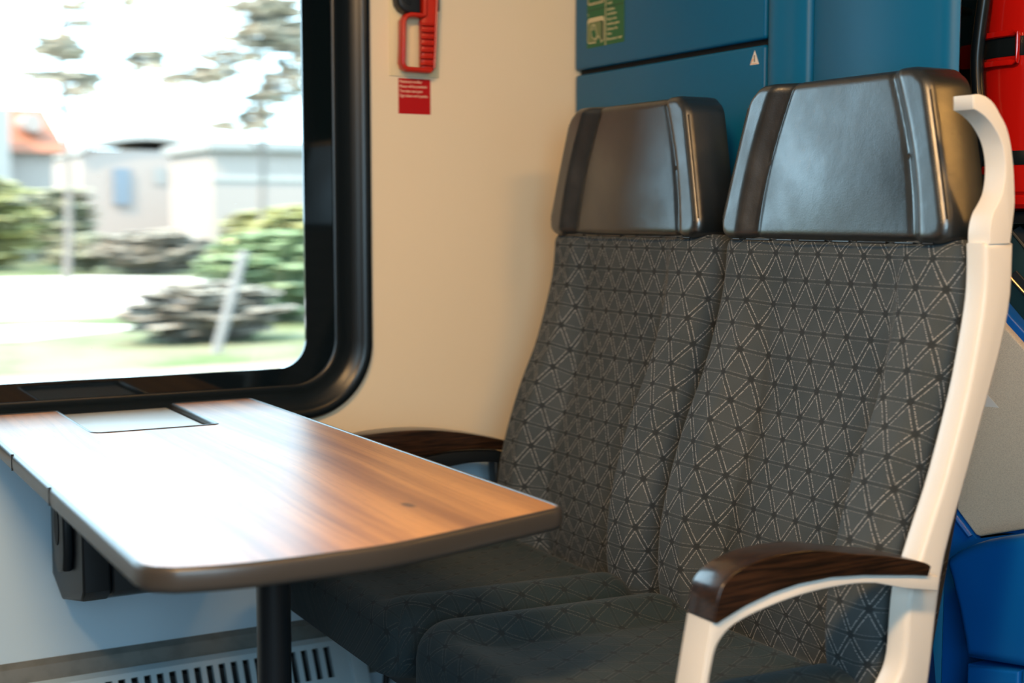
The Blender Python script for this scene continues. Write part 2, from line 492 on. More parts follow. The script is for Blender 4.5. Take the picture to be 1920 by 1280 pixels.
def text_mesh(name, body, size, loc, rot, m, parent, depth=.0003, line=1.0, sx=1.0):
    c = bpy.data.curves.new(name, 'FONT'); c.body = body; c.size = size; c.space_line = line; c.extrude = depth
    t = bpy.data.objects.new(name, c); COL.objects.link(t)
    t.location = loc; t.rotation_euler = rot; t.scale = (sx, 1, 1)
    bpy.context.view_layer.update()
    me = bpy.data.meshes.new_from_object(t.evaluated_get(bpy.context.evaluated_depsgraph_get()))
    mw = t.matrix_world.copy()
    bpy.data.objects.remove(t)
    bm = BM(); bm.from_mesh(me); bm.transform(mw); bpy.data.meshes.remove(me)
    return obj(name, bm, m, parent, smooth=0)

# ================================================================== SETTING
WY = 2.35                       # inner face of the window wall
PX = 1.44                       # front face of the blue partition
# floor, ceiling
structure(obj('floor', box(BM(), (-3.0, -0.55, -.06), (2.6, 2.45, 0)), M['floor'], smooth=0))
structure(obj('ceiling', box(BM(), (-3.0, -0.55, 2.10), (2.6, 2.45, 2.16)), M['ceil'], smooth=0))

# window wall with a rounded opening
WX0, WX1, WZ0, WZ1 = -0.98, 0.975, 0.712, 1.74
def wall_with_hole(y0, y1, x0, x1, z0, z1, hole):
    bm = BM(); n = len(hole)
    cx = sum(p[0] for p in hole) / n; cz = sum(p[1] for p in hole) / n
    out = []
    for hx, hz in hole:                                    # project to the outer rectangle
        dx, dz = hx - cx, hz - cz
        k = min(((x1 if dx > 0 else x0) - cx) / dx if abs(dx) > 1e-6 else 1e9, ((z1 if dz > 0 else z0) - cz) / dz if abs(dz) > 1e-6 else 1e9)
        out.append((cx + dx * k, cz + dz * k))
    # make sure the rectangle's corners are met
    for c in ((x0, z0), (x1, z0), (x1, z1), (x0, z1)):
        i = min(range(n), key=lambda q: (out[q][0] - c[0]) ** 2 + (out[q][1] - c[1]) ** 2); out[i] = c
    ring_strip(bm, [[(x, y0, z) for x, z in out], [(x, y0, z) for x, z in hole], [(x, y1, z) for x, z in hole], [(x, y1, z) for x, z in out], [(x, y0, z) for x, z in out]])
    bmesh.ops.remove_doubles(bm, verts=bm.verts, dist=1e-6)
    return bm
hole = rrect(WX0, WX1, WZ0, WZ1, .105, 14)
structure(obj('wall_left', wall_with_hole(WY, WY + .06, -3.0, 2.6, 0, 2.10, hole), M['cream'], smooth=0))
hole2 = rrect(-0.75, 0.45, .80, 1.70, .08, 8)
structure(obj('wall_right', wall_with_hole(-.51, -.45, -3.0, 2.6, 0, 2.10, hole2), M['aisle_grey'], smooth=0))
structure(obj('wall_back', box(BM(), (-3.06, -.51, 0), (-3.0, 2.41, 2.10)), M['aisle_grey'], smooth=0))
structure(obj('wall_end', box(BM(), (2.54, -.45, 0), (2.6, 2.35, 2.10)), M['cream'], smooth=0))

# window: rubber surround, printed border, pane
win = bpy.data.objects.new('window_1', None); COL.objects.link(win); win.location = (0, WY, WZ0); structure(win)
def loop(x0, x1, z0, z1, r, y, n=18): return [(x, y, z) for x, z in rrect(x0, x1, z0, z1, r, n)]
prof = [(.028, .012, .133), (.031, -.006, .135), (.027, -.016, .132), (.019, -.018, .127), (.010, -.013, .118), (.004, -.009, .112), (-.006, -.005, .104), (-.014, .004, .098), (-.020, .016, .092), (-.024, .026, .088), (-.030, .027, .084)]
bm = BM()
loops = [loop(WX0 - g, WX1 + g, WZ0 - g, WZ1 + g, r, WY + dy) for g, dy, r in prof]
ring_strip(bm, loops); obj('window_surround', bm, M['rubber'], win, smooth=60)
bm = BM()
gy = WY + .029
ring_strip(bm, [loop(WX0 - .001, WX1 + .001, WZ0 - .001, WZ1 + .001, .10, gy), loop(WX0 + .085, WX1 - .085, WZ0 + .060, WZ1 - .06, .052, gy), loop(WX0 + .085, WX1 - .085, WZ0 + .060, WZ1 - .06, .052, gy + .006), loop(WX0 - .001, WX1 + .001, WZ0 - .001, WZ1 + .001, .10, gy + .006), loop(WX0 - .001, WX1 + .001, WZ0 - .001, WZ1 + .001, .10, gy)])
bmesh.ops.remove_doubles(bm, verts=bm.verts, dist=1e-6)
obj('printed_border', bm, M['bglass'], win, smooth=0)
bm = BM(); vs = [bm.verts.new(p) for p in loop(WX0 + .08, WX1 - .08, WZ0 + .055, WZ1 - .055, .05, gy + .003)]; bm.faces.new(vs)
obj('pane', bm, M['glass'], win, smooth=0)

# far window across the aisle
win2 = bpy.data.objects.new('window_2', None); COL.objects.link(win2); win2.location = (-.15, -.45, .8); structure(win2)
bm = BM(); ring_strip(bm, [loop(-.79, .49, .76, 1.74, .1, -.445, 8), loop(-.79, .49, .76, 1.74, .1, -.435, 8), loop(-.74, .44, .81, 1.69, .08, -.435, 8), loop(-.74, .44, .81, 1.69, .08, -.48, 8)])
obj('window_surround', bm, M['rubber'], win2, smooth=40)

# grey skirting band and wall joint above the heater
bm = BM(); prism(bm, [(WY - .001, .313), (WY - .012, .305), (WY - .022, .27), (WY - .024, .20), (WY - .001, .20)], 'x', -3.0, 1.38)
structure(obj('baseboard_left', bm, M['strip'], smooth=20))

# blue partition behind the seats
part_ = bpy.data.objects.new('wall_front', None); COL.objects.link(part_); part_.location = (PX + .02, 1.86, 0); structure(part_)
obj('backing', box(BM(), (PX + .016, 1.390, 0), (PX + .024, WY - .002, 2.10)), M['gap'], part_, smooth=0)
obj('upper_panel', box(BM(), (PX, 1.767, 1.3285), (PX + .015, WY - .004, 2.095), .006, 3), M['blue'], part_)
obj('lower_panel', box(BM(), (PX, 1.767, .30), (PX + .015, WY - .006, 1.3195), .006, 3), M['blue'], part_)
bm = BM()
prism(bm, [(PX + .016, 1.7575), (PX + .002, 1.7575), (PX - .006, 1.751), (PX - .010, 1.741), (PX - .0105, 1.730), (PX - .008, 1.720), (PX - .004, 1.700), (PX - .004, 1.667), (PX + .004, 1.660), (PX + .016, 1.659)], 'z', 0, 2.095)
obj('post', bm, M['blue'], part_, smooth=50)
bm = BM()
prism(bm, [(PX + .017, 1.655), (PX + .004, 1.655), (PX + .001, 1.650), (PX + .001, 1.425), (PX + .004, 1.418), (PX + .004, 1.400), (PX + .006, 1.390), (PX + .011, 1.381), (PX + .017, 1.3765), (PX + .022, 1.380), (PX + .022, 1.389), (PX + .017, 1.389)], 'z', 0, 2.095)
obj('side_panel', bm, M['blue'], part_, smooth=40)
bm = BM(); prism(bm, [(1.62, .575), (1.435, .572), (1.418, .545), (1.40, .50), (1.385, .44), (1.378, .36), (1.376, .0), (1.62, 0)], 'x', PX - .004, PX + .022, .006)
obj('shaded_lower_trim', bm, M['shaded_navy'], part_, smooth=40)  # partition foot with arched edge; seat's shade put into its dark colour
# stair niche to the right of the partition
structure(obj('wall_niche', box(BM(), (1.98, -.44, 0), (2.02, 2.34, 2.10)), M['teal'], smooth=0))

# ================================================================== TABLE
TZ = .73
t = thing('table', 'walnut topped table with taupe edge standing on a black post below the window', 'table', (.55, 1.58, 0))
right_line = [(.772, 1.318), (.767, 2.326)]
front = smooth_line([(.330, 1.2265), (.375, 1.215), (.433, 1.211), (.53, 1.214), (.60, 1.230), (.655, 1.246), (.725, 1.2665), (.765, 1.2785)], 5)
front = [(p[0], p[1]) for p in [tuple(Vector(q)) for q in [(*a, 0) if len(a) == 2 else a for a in front]]]
corner_r = [(.774, 1.285), (.7785, 1.296), (.779, 1.312)]
corner_l = [(.304, 1.272), (.306, 1.254), (.313, 1.240)]
NX0, NX1, NY = .441, .625, 2.062
outline = corner_l + front + corner_r + [(.7755, 1.6), (.771, 2.0), (.767, 2.318), (.759, 2.326),
          (NX1 + .006, 2.326), (NX1, 2.320), (NX1, NY + .020)] + [(NX1 - .006 + .006 * math.cos(a), NY + .006 - .006 * math.sin(a)) for a in (0.4, .8, 1.2)] + \
          [(NX1 - .02, NY), (NX0 + .03, NY)] + [(NX0 + .016 - .016 * math.sin(a), NY + .016 - .016 * math.cos(a)) for a in (.3, .6, .9, 1.2)] + [(NX0, NY + .03), (NX0, 2.320), (NX0 - .006, 2.326), (.306, 2.326), (.304, 2.318), (.304, 1.9), (.304, 1.5)]
def inset(poly, d):
    n = len(poly); out = []
    for i in range(n):
        a, b, c = Vector((*poly[i - 1], 0)), Vector((*poly[i], 0)), Vector((*poly[(i + 1) % n], 0))
        e1, e2 = (b - a).normalized(), (c - b).normalized()
        n1, n2 = Vector((-e1.y, e1.x, 0)), Vector((-e2.y, e2.x, 0))
        m_ = (n1 + n2); m_.normalize(); k = d / max(.35, m_.dot(n1))
        p = b + m_ * k; out.append((p.x, p.y))
    return out
bm = BM(); prism(bm, inset(outline, .0035), 'z', TZ - .021, TZ - .0008)
obj('tabletop', bm, M['wood'], t, smooth=20)
bm = BM()
lo = [(-.0045 + .0095, TZ - .0007), (.0040, TZ + .0004), (.0020, TZ + .0005), (-.0002, TZ - .0018), (-.0012, TZ - .006), (-.0012, TZ - .017), (.000, TZ - .0215), (.003, TZ - .024), (.012, TZ - .024)]
ring_strip(bm, [[(x, y, z) for x, y in inset(outline, d)] for d, z in lo])
eb = obj('edge_band', bm, M['edge'], t, smooth=50)
for yj in (1.668, 1.925): obj('band_joint', box(BM(), (.3020, yj - .0007, TZ - .0215), (.3062, yj + .0007, TZ + .0004)), M['gap'], eb, smooth=0)
obj('leg', lathe(BM(), [(.021, .012), (.021, TZ - .03)], (.552, 1.60, 0), n=40), M['metal_black'], t)
obj('foot_plate', lathe(BM(), [(.09, 0), (.09, .008), (.08, .012), (.021, .014)], (.552, 1.60, 0), n=40), M['metal_black'], t)
bm = BM(); box(bm, (.40, 1.45, TZ - .032), (.70, 1.75, TZ - .0245), .002)
obj('mounting_plate', bm, M['metal_black'], t)

# waste bin under the notch: lid, body, latch
b = thing('waste_bin', 'black wall bin under the table, its pale grey lid set into the tabletop notch', 'bin', (.52, 2.25, .43))
bm = BM(); box(bm, (NX0 + .0035, NY + .004, TZ - .018), (NX1 - .0035, 2.336, TZ - .0085), .002)
obj('lid', bm, M['lid'], b)
bm = BM()
prism(bm, [(2.115, TZ - .03), (2.115, .475), (2.125, .466), (2.335, .405), (2.345, .405), (2.345, TZ - .03)], 'x', .472, .70, .006)
obj('body', bm, M['black'], b)
bm = BM(); prism(bm, [(2.105, TZ - .03), (2.105, .480), (2.125, .462), (2.27, .43), (2.345, .455), (2.345, TZ - .03)], 'x', .427, .470, .005)
obj('side_cap', bm, M['black'], b)
bm = BM(); prism(bm, [(2.215, .645), (2.175, .635), (2.16, .60), (2.16, .53), (2.172, .50), (2.21, .49), (2.235, .50), (2.245, .55), (2.242, .61)], 'x', .4105, .426, .005)
lt = obj('latch', bm, M['black'], b)
bm = BM(); lathe(bm, [(.016, .409), (.016, .4112)], (0, 2.205, .567), 'x', 24)
bmesh.ops.scale(bm, verts=bm.verts, vec=(1, 1, 2.0), space=Matrix.Translation((0, -2.205, -.567)))
obj('lock', bm, M['gap'], lt)

# ================================================================== HEATER
h = thing('wall_heater', 'grey slotted heater casing along the foot of the window wall', 'heater', (.2, 2.27, 0))
HX0, HX1 = -1.0, .932
bm = BM()
# slotted sloped face built as bars between slots, two rows
def hface(u, x):   # u 0..1 down the profile
    pr = [(0, 2.322, .284), (.06, 2.305, .280), (.36, 2.272, .219), (.46, 2.262, .203), (.52, 2.258, .195), (1.0, 2.258, .06)]
    y = lerp_table([(a, q) for a, q, _ in pr], u); z = lerp_table([(a, q) for a, _, q in pr], u)
    return (x, y, z)
us = [0, .06, .10, .34, .40, .52, .56, .80, .86, 1.0]
pitch, sw = .0215, .0118
xs = [HX0]; x = .897
sl_x = []
while x > HX0 + .03: sl_x.append((x - sw, x)); x -= pitch
sl_x = sl_x[::-1]
for a, c in sl_x: xs += [a, c]
xs.append(HX1)
grid = [[bm.verts.new(hface(u, x)) for x in xs] for u in us]
for i in range(len(us) - 1):
    for j in range(len(xs) - 1):
        if i in (2, 6) and j % 2 == 1: continue
        bm.faces.new((grid[i][j], grid[i][j + 1], grid[i + 1][j + 1], grid[i + 1][j]))
# turned edge inwards for thickness
ext = [e for e in bm.edges if e.is_boundary]
r = bmesh.ops.extrude_edge_only(bm, edges=ext)
bmesh.ops.translate(bm, verts=[v for v in r['geom'] if isinstance(v, bmesh.types.BMVert)], vec=(0, .010, -.004))
obj('grille', bm, M['heater'], h, smooth=30)
bm = BM()
prism(bm, [(2.324, .287), (2.302, .283), (2.252, .198), (2.252, .05), (2.328, .05)], 'x', HX1 - .002, HX1 + .030, .004)
obj('end_cap', bm, M['heater'], h)
bm = BM(); box(bm, (HX0, 2.306, .05), (HX1, 2.325, .262)); obj('convector', bm, M['black'], h, smooth=0)
bm = BM(); sweep(bm, smooth_line([(.985, 2.27, .26), (.992, 2.262, .22), (.985, 2.26, .16), (.98, 2.28, .0)], 8), .006, .006)
tag(obj('cable', bm, M['black'], smooth=60), 'black cable hanging beside the heater end cap', 'cable')

# ================================================================== SEATS
BP = [(-.06, 1.178, .42), (0.0, 1.165, .475), (.06, 1.158, .53), (.13, 1.163, .60), (.20, 1.180, .672), (.28, 1.206, .748), (.36, 1.238, .822), (.44, 1.262, .90), (.50, 1.274, .955), (.565, 1.279, 1.022)]
bx = smooth_table([(q, x) for q, x, z in BP]); bz = smooth_table([(q, z) for q, x, z in BP])
HWB = .230
def make_seat(name, label, yc):
    s = thing(name, label, 'seat', (1.0, yc, 0), 'pair of charcoal train seats')
    # backrest
    def place(p, q, hh):
        q = max(-.06, min(.565, q)); e = .004
        x, z = lerp_table(bx, q), lerp_table(bz, q)
        x2, z2 = lerp_table(bx, min(.565, q + e)), lerp_table(bz, min(.565, q + e)); x1, z1 = lerp_table(bx, max(-.06, q - e)), lerp_table(bz, max(-.06, q - e))
        tx, tz = x2 - x1, z2 - z1; l = math.hypot(tx, tz)
        return (x - hh * tz / l, yc - p, z + hh * tx / l)
    def bump(p, qq, hw):
        a = abs(p) / hw
        amp = .050 * (1 - .72 * sstep(.50, .97, qq))
        rise = sstep(.50, .68, a)
        return amp * (rise - 1.0) + .004 * (1 - a * a)
    bm = pad(BM(), lambda q: HWB, -.06, .565, .02, .030, .085, bump, place, 72, 60)
    obj('backrest', bm, M['fabric'], s, smooth=75)
    # seat cushion
    def cplace(p, q, hh): return (.757 + q, yc - p, .507 + hh - .010 * (q / .425 - .5))
    def cbump(p, qq, hw):
        a = abs(p) / hw
        amp = .028 * (1 - .35 * sstep(.85, 1, qq))
        return amp * (sstep(.56, .76, a) - 1) * sstep(-.08, .25, qq)
    bm = pad(BM(), lambda q: .234, 0, .425, .055, .052, .105, cbump, cplace, 64, 56)
    obj('seat_cushion', bm, M['worn_shaded'], s, smooth=75)
    # headrest
    HB, HL = 1.013, .221
    def hw(t): return .2285 + (.170 - .2285) * (t ** 1.08)
    def hplace(p, q, hh): return (1.270 + .014 * q / HL - hh + .012 * (abs(p) / .23) ** 2 * 0, yc - p, HB + q)
    def cw(t, w): return w - .074 + .009 * math.sin(PI * t) - .002 * t
    def hbump(p, qq, w):
        c = cw(qq, w)
        a = abs(p)
        d = -.017 * (1 - sstep(c, c + .032, a)) 
        cr = -.0025 * math.exp(-((a - c) / .0035) ** 2)
        return d + cr + .006 * math.exp(-((qq - .35) / .35) ** 2) * max(0, 1 - (a / c) ** 2)
    bm = pad(BM(), hw, 0, HL,   .030, .014, .078, hbump, hplace, 96, 56, rim=False)
    hd = obj('headrest', bm, M['leather'], s, smooth=60)
    # stitched seams along both front edges and piping along the underside
    for sg in (-1, 1):
        bm = BM()
        for k in range(46):
            q0 = .026 + k * (HL - .052) / 46; q1 = q0 + (HL - .052) / 46 * .62
            pa = Vector(hplace(sg * (hw(q0 / HL) - .0085), q0, -.0006)); pb = Vector(hplace(sg * (hw(q1 / HL) - .0085), q1, -.0006))
            sweep(bm, [pa, pb], .0006, .0006, n=5)
        obj('stitching', bm, M['thread'], hd)
        bm = BM()
        pts = [hplace(sg * (hw(q / HL) - .0022), q, -.0050) for q in [HL * (.14 + .72 * k / 14) for k in range(15)]]
        sweep(bm, pts, .0013, .0013, n=8); obj('piping', bm, M['piping'], hd)
    bm = BM(); pts = [hplace(-.197 + .394 * k / 24, .0005, -.0085 + .0012 * math.sin(k * .9)) for k in range(25)]
    sweep(bm, pts, .0016, .0016, n=8); obj('piping', bm, M['piping'], hd)
    # hidden shell and base
    bm = BM(); pts = [(lerp_table(bx, q), lerp_table(bz, q)) for q in [.565 * k / 14 for k in range(15)]]
    prism(bm, [(x + .088, z) for x, z in pts] + [(1.385, 1.10), (1.397, 1.10)] + [(x + .108, z) for x, z in pts[::-1]], 'y', yc - .215, yc + .215, .005)
    obj('back_shell', bm, M['black'], s, smooth=40)
    bm = BM(); box(bm, (.84, yc - .20, .335), (1.24, yc + .20, .40), .012); obj('seat_base', bm, M['black'], s)
    return s

sw_ = make_seat('train_seat', 'charcoal patterned seat beside the cream window wall, farther of the pair', 1.937)
sa_ = make_seat('train_seat', 'charcoal patterned seat on the aisle side with ivory frame and grab handle', 1.437)
for s, yc in ((sw_, 1.937), (sa_, 1.437)):
    bm = BM(); box(bm, (1.0, yc - .06, .01), (1.10, yc + .06, .335), .01); obj('pedestal', bm, M['black'], s)

# aisle frame
F0, F1 = 1.158, 1.1915
fr = [(1.2780, 1.016), (1.2795, .985), (1.2780, .949), (1.2690, .898), (1.2540, .834), (1.2260, .746), (1.2020, .687), (1.1850, .645), (1.1720, .61), (1.1680, .57), (1.1650, .532), (1.1550, .508), (1.1330, .484), (1.0930, .464), (.90, .452)]
bk = [(.90, .425), (1.1360, .432), (1.1760, .440), (1.2000, .465), (1.2100, .51), (1.2180, .58), (1.2300, .649), (1.2640, .748), (1.2920, .829), (1.3150, .898), (1.3265, .955), (1.3270, 1.016)]
frs = [(p.x, p.z) for p in smooth_line([(x, 0, z) for x, z in fr], 3)]
bks = [(p.x, p.z) for p in smooth_line([(x, 0, z) for x, z in bk], 3)]
bm = BM(); prism(bm, frs + bks, 'y', F0, F1, .009, 4)
fo = obj('side_frame', bm, M['white'], sa_, smooth=50)
# grab handle: broad root rising from the frame, hooking over to the headrest side
bm = BM()
A, B = 1.1885, 1.1610
outer = [(1789.0, 181, A), (1800.0, 179.5, 1.185), (1815.0, 180, 1.180), (1834.0, 185, 1.174), (1852.0, 196, 1.169), (1867.0, 213, 1.165), (1883.0, 236, 1.162), (1892.0, 265, B), (1897.0, 300, B), (1899.5, 340, B), (1900.0, 380, B), (1895.0, 420, B), (1893.0, 457, 1.159)]
inner = [(1816.0, 457, 1.190), (1816.0, 436, 1.190), (1819.0, 415, 1.190), (1824.0, 398, 1.190), (1834.0, 383, A), (1842.0, 365, A), (1846.0, 345, A), (1848.0, 322, A), (1847.0, 298, A), (1842.0, 272, A), (1832.0, 249, A), (1819.0, 230, A), (1804.0, 216, A), (1789.0, 207, A)]
oo = [(p.x, p.z) for p in smooth_line([on_y(*a) for a in outer], 4)]
ii = [(p.x, p.z) for p in smooth_line([on_y(*a) for a in inner], 4)]
prism(bm, oo + ii, 'y', -1, 1)
for v in bm.verts:                                     # slim hook, broad root
    k = sstep(1.075, 1.035, v.co.z) if v.co.z < 1.075 else 0.0
    k = 1 - sstep(1.030, 1.080, v.co.z)
    yc_ = 1.1745; hf = .0155 + .0012 * k
    v.co.y = yc_ + v.co.y * hf
fs_ = [f for f in bm.faces if len(f.verts) > 6]
bmesh.ops.bevel(bm, geom=list({e for f in fs_ for e in f.edges}), offset=.0075, segments=4, profile=.5, affect='EDGES', clamp_overlap=True)
obj('grab_handle', bm, M['white'], sa_, smooth=70)
# arm: ivory front post, ivory rail, dark wood pad
top_ = [(.866, .6265), (.871, .6243), (.909, .638), (.945, .647), (.981, .652), (1.026, .6535), (1.073, .650), (1.15, .640), (1.192, .634)]
low_ = [on_y(u, v, 1.137) for u, v in ((1640, 1092), (1600, 1093), (1540, 1103), (1480, 1120), (1420, 1144), (1375, 1168), (1352, 1190), (1338, 1215), (1330, 1250), (1325, 1280))]
pf_ = [on_y(u, v, 1.132) for u, v in ((1318, 1280), (1326, 1230), (1336, 1172))]
plist = top_ + [(1.192, .616), (1.14, .626)] + [(p.x, p.z) for p in smooth_line(low_, 3)] + [(.851, .50), (.850, .44), (.835, .44), (.842, .50)] + [(p.x, p.z) for p in pf_]
bm = BM(); prism(bm, plist, 'y', 1.134, 1.177, .0028, 3)
obj('arm_frame', bm, M['white'], sa_, smooth=35)
wt = [(1.176, .648), (1.163, .6545), (1.11, .668), (1.057, .6775), (1.01, .6865), (.98, .689), (.937, .688), (.901, .680), (.880, .668), (.871, .653), (.866, .628)]
wb = [(.871, .625), (.909, .639), (.945, .648), (.981, .653), (1.026, .6545), (1.073, .651), (1.15, .641), (1.172, .637)]
wts = [(p.x, p.z) for p in smooth_line([(x, 0, z) for x, z in wt], 5)]
bm = BM(); prism(bm, wts + wb, 'y', 1.130, 1.178, .005, 3)
obj('armrest_pad', bm, M['dwood'], sa_, smooth=40)

# wall-side armrest of the window seat
bm = BM()
at_ = [on_y(u, v, 2.195) for u, v in ((600, 850), (640, 828), (680, 818), (720, 811), (770, 807), (820, 807), (880, 813), (935, 823), (960, 829))]
ab_ = [on_y(u, v, 2.195) for u, v in ((960, 850), (935, 843), (880, 843), (830, 848), (760, 866), (690, 900), (640, 930), (620, 930))]
bm = BM(); prism(bm, [(p.x, p.z) for p in smooth_line(at_, 5)] + [(p.x, p.z) for p in smooth_line(ab_, 3)], 'y', 2.195, 2.243, .004, 3)
obj('armrest_pad', bm, M['dwood'], sw_, smooth=40)
ac_ = [on_y(u, v, 2.205) for u, v in ((950, 869), (920, 866), (880, 868), (840, 876), (800, 890), (740, 920), (690, 950), (665, 950))]
ad_ = [on_y(u, v, 2.205) for u, v in ((660, 925), (690, 903), (760, 868), (830, 850), (880, 845), (935, 845), (955, 851))]
bm = BM(); prism(bm, [(p.x, p.z) for p in smooth_line(ac_, 3)] + [(p.x, p.z) for p in smooth_line(ad_, 3)], 'y', 2.203, 2.236, .003, 2)
obj('arm_rail', bm, M['metal_black'], sw_, smooth=40)
bm = BM(); q0 = on_y(950, 860, 2.215)
prism(bm, [(q0.x - .03, q0.z), (q0.x + .01, q0.z), (q0.x + .02, .43), (q0.x - .02, .43)], 'y', 2.205, 2.235, .004); obj('arm_post', bm, M['metal_black'], sw_, smooth=40)

# ================================================================== EMERGENCY BRAKE
e = thing('emergency_brake_handle', 'red ribbed emergency brake handle hanging on a clear plate on the cream wall', 'emergency brake', (1.09, WY, 1.31))
bm = BM(); box(bm, (1.046, WY - .0035, 1.301), (1.146, WY - .0005, 1.56), .001); obj('mounting_plate', bm, M['clearplate'], e)
bm = BM()
prism(bm, [(1.049, 1.44), (1.052, 1.425), (1.060, 1.415), (1.072, 1.411), (1.096, 1.410), (1.097, 1.55), (1.049, 1.55)], 'y', WY - .034, WY - .004, .006); obj('housing', bm, M['black'], e, smooth=40)
bm = BM()
for r_ in (.010, .015, .020): sweep(bm, [(1.076 - r_ * math.cos(a), WY - .0345, 1.446 - r_ * math.sin(a)) for a in [.2 + .12 * k for k in range(12)]], .0012, .0012, n=6)
obj('housing_ridges', bm, M['black'], e)
bm = BM(); box(bm, (1.110, WY - .030, 1.418), (1.136, WY - .004, 1.55), .004); obj('housing', bm, M['black'], e)
bm = BM()
y0 = WY - .028
gl_ = [(1.104, y0, 1.470), (1.103, y0, 1.409), (1.098, y0, 1.4085), (1.075, y0, 1.4085), (1.066, y0, 1.405), (1.0605, y0, 1.396), (1.0600, y0, 1.36), (1.0585, y0, 1.322), (1.0615, y0, 1.3145), (1.068, y0, 1.3115), (1.115, y0, 1.3105)]
sweep(bm, gl_, .011, .0045, n=14, e=3.5); 
gr = obj('grip', bm, M['red'], e, smooth=50)
bm = BM(); prism(bm, [(1.099, 1.3085), (1.119, 1.3085), (1.1235, 1.313), (1.1255, 1.36), (1.1285, 1.42), (1.1295, 1.47), (1.103, 1.47), (1.102, 1.405), (1.098, 1.40), (1.098, 1.316)], 'y', WY - .032, WY - .016, .003); obj('grip_plate', bm, M['red'], gr, smooth=40)
bm = BM(); sweep(bm, [(1.1265, y0 - .006, 1.47), (1.125, y0 - .006, 1.42), (1.1225, y0 - .006, 1.36), (1.1195, y0 - .006, 1.315)], .006, .0022, n=10, e=3); obj('grip_edge', bm, M['red'], gr)
for k in range(7):
    z = 1.3925 - k * .01185; x = 1.0955 - k * .0005
    bm = BM(); sweep(bm, [(x, y0 - .006, z + .0002), (x + .002, y0 - .007, z), (1.119, y0 - .007, z), (1.121, y0 - .005, z)], .0045, [.0016, .0028, .0028, .0018], n=10)
    obj('finger_rib', bm, M['red'], gr, smooth=60)

w = thing('warning_sticker', 'red misuse warning sticker on the cream wall under the brake handle', 'sticker', (1.097, WY, 1.265))
bm = BM(); box(bm, (1.0645, WY - .0006, 1.2335), (1.1295, WY - .0001, 1.2978)); obj('label', bm, M['redlabel'], w, smooth=0)
for k, tx in enumerate(('Missbrauch strafbar', 'Misuse will be punished', 'Tout abus sera puni', 'Ogni abuso verrà punito')):
    text_mesh('lettering', tx, .0078, (1.0665, WY - .0007, 1.2895 - k * .0085), (PI / 2, 0, 0), M['cream_text'], w, .0001, sx=.74)

# ================================================================== STICKERS ON THE PARTITION
g = thing('safety_notice', 'green emergency window notice with pictograms on the blue partition', 'notice', (PX, 2.235, 1.40))
gx = PX - .0002
def gflat(name, pts, m, dx, parent=g):
    bm = BM(); prism(bm, pts, 'x', gx - dx - .0002, gx - dx); return obj(name, bm, m, parent, smooth=0)
gflat('label', [(2.300, 1.3665), (2.1705, 1.3665), (2.1705, 1.56), (2.300, 1.56)], M['green'], 0)
gflat('divider_line', [(2.2352, 1.3665), (2.2330, 1.3665), (2.2330, 1.56), (2.2352, 1.56)], M['greenprint'], .0003)
gflat('divider_line', [(2.300, 1.4375), (2.1705, 1.4375), (2.1705, 1.4362), (2.300, 1.4362)], M['greenline'], .0003)
def mirror_rr(y0, y1, z0, z1, r): return [(y, z) for y, z in rrect(y0, y1, z0, z1, r, 6)]
for z0, z1 in ((1.3745, 1.4225), (1.4465, 1.495)):
    gflat('window_outline', mirror_rr(2.2385, 2.2975, z0, z1, .008), M['greenprint'], .0003)
    if z0 < 1.4:
        gflat('pictogram', mirror_rr(2.2405, 2.2958, z0 + .0022, z1 - .0085, .006), M['greenline'], .0006)
        gflat('pictogram', mirror_rr(2.2478, 2.2953, z0 + .0028, z1 - .0093, .005), M['hatch'], .0009)
        hand = [(2.281, z0 + .012), (2.2835, z0 + .020), (2.2835, z0 + .027), (2.281, z0 + .033), (2.277, z0 + .0355), (2.272, z0 + .0350), (2.2685, z0 + .032), (2.2675, z0 + .027), (2.2625, z0 + .016), (2.2605, z0 + .013), (2.267, z0 + .006), (2.271, z0 + .006)]
        gflat('pictogram_hand', hand, M['greenprint'], .0012)
        cx = sum(p[0] for p in hand) / len(hand); cz = sum(p[1] for p in hand) / len(hand)
        gflat('pictogram_hand', [(cx + (a - cx) * .82, cz + (c - cz) * .88) for a, c in hand], M['green'], .0015)
        for k in range(4): gflat('pictogram_hand', [(2.2812 - k * .0034, z0 + .024), (2.2804 - k * .0034, z0 + .024), (2.2798 - k * .0032, z0 + .034), (2.2806 - k * .0032, z0 + .034)], M['greenprint'], .0017)
        gflat('pictogram_sleeve', [(2.2675, z0 - .002), (2.2690, z0 + .0025), (2.2560, z0 + .0125), (2.2445, z0 - .0005), (2.2470, z0 - .002)], M['greenprint'], .0012)
        gflat('pictogram_sleeve', [(2.2655, z0 - .002), (2.2672, z0 + .0018), (2.2562, z0 + .0100), (2.2478, z0 + .001), (2.2490, z0 - .002)], M['green'], .0015)
    else:
        gflat('pictogram', mirror_rr(2.2402, 2.2958, z0 + .0016, z1 - .0016, .0068), M['greenline'], .0006)
        gflat('pictogram', mirror_rr(2.2416, 2.2944, z0 + .0028, z1 - .0028, .006), M['greenprint'], .0009)
        gflat('pictogram', mirror_rr(2.2432, 2.2928, z0 + .0042, z1 - .0042, .005), M['green'], .0012)
for tx, z in (('i vetri', 1.4405), ('Scheiben', 1.4290), ('eindrücken', 1.4205), ('Push in the', 1.4108), ('window panes', 1.4022), ('Enfoncer les', 1.3925), ('vitres', 1.3840), ('Rimuovere i vetri', 1.3742), ('Rompere', 1.4490)):
    text_mesh('lettering', tx, .0088, (gx - .0003, 2.2290, z), (PI / 2, 0, -PI / 2), M['greenprint'], g, .0001, sx=.82)
text_mesh('lettering', '2', .0070, (gx - .0003, 2.2975, 1.4270), (PI / 2, 0, -PI / 2), M['greenprint'], g, .0001)

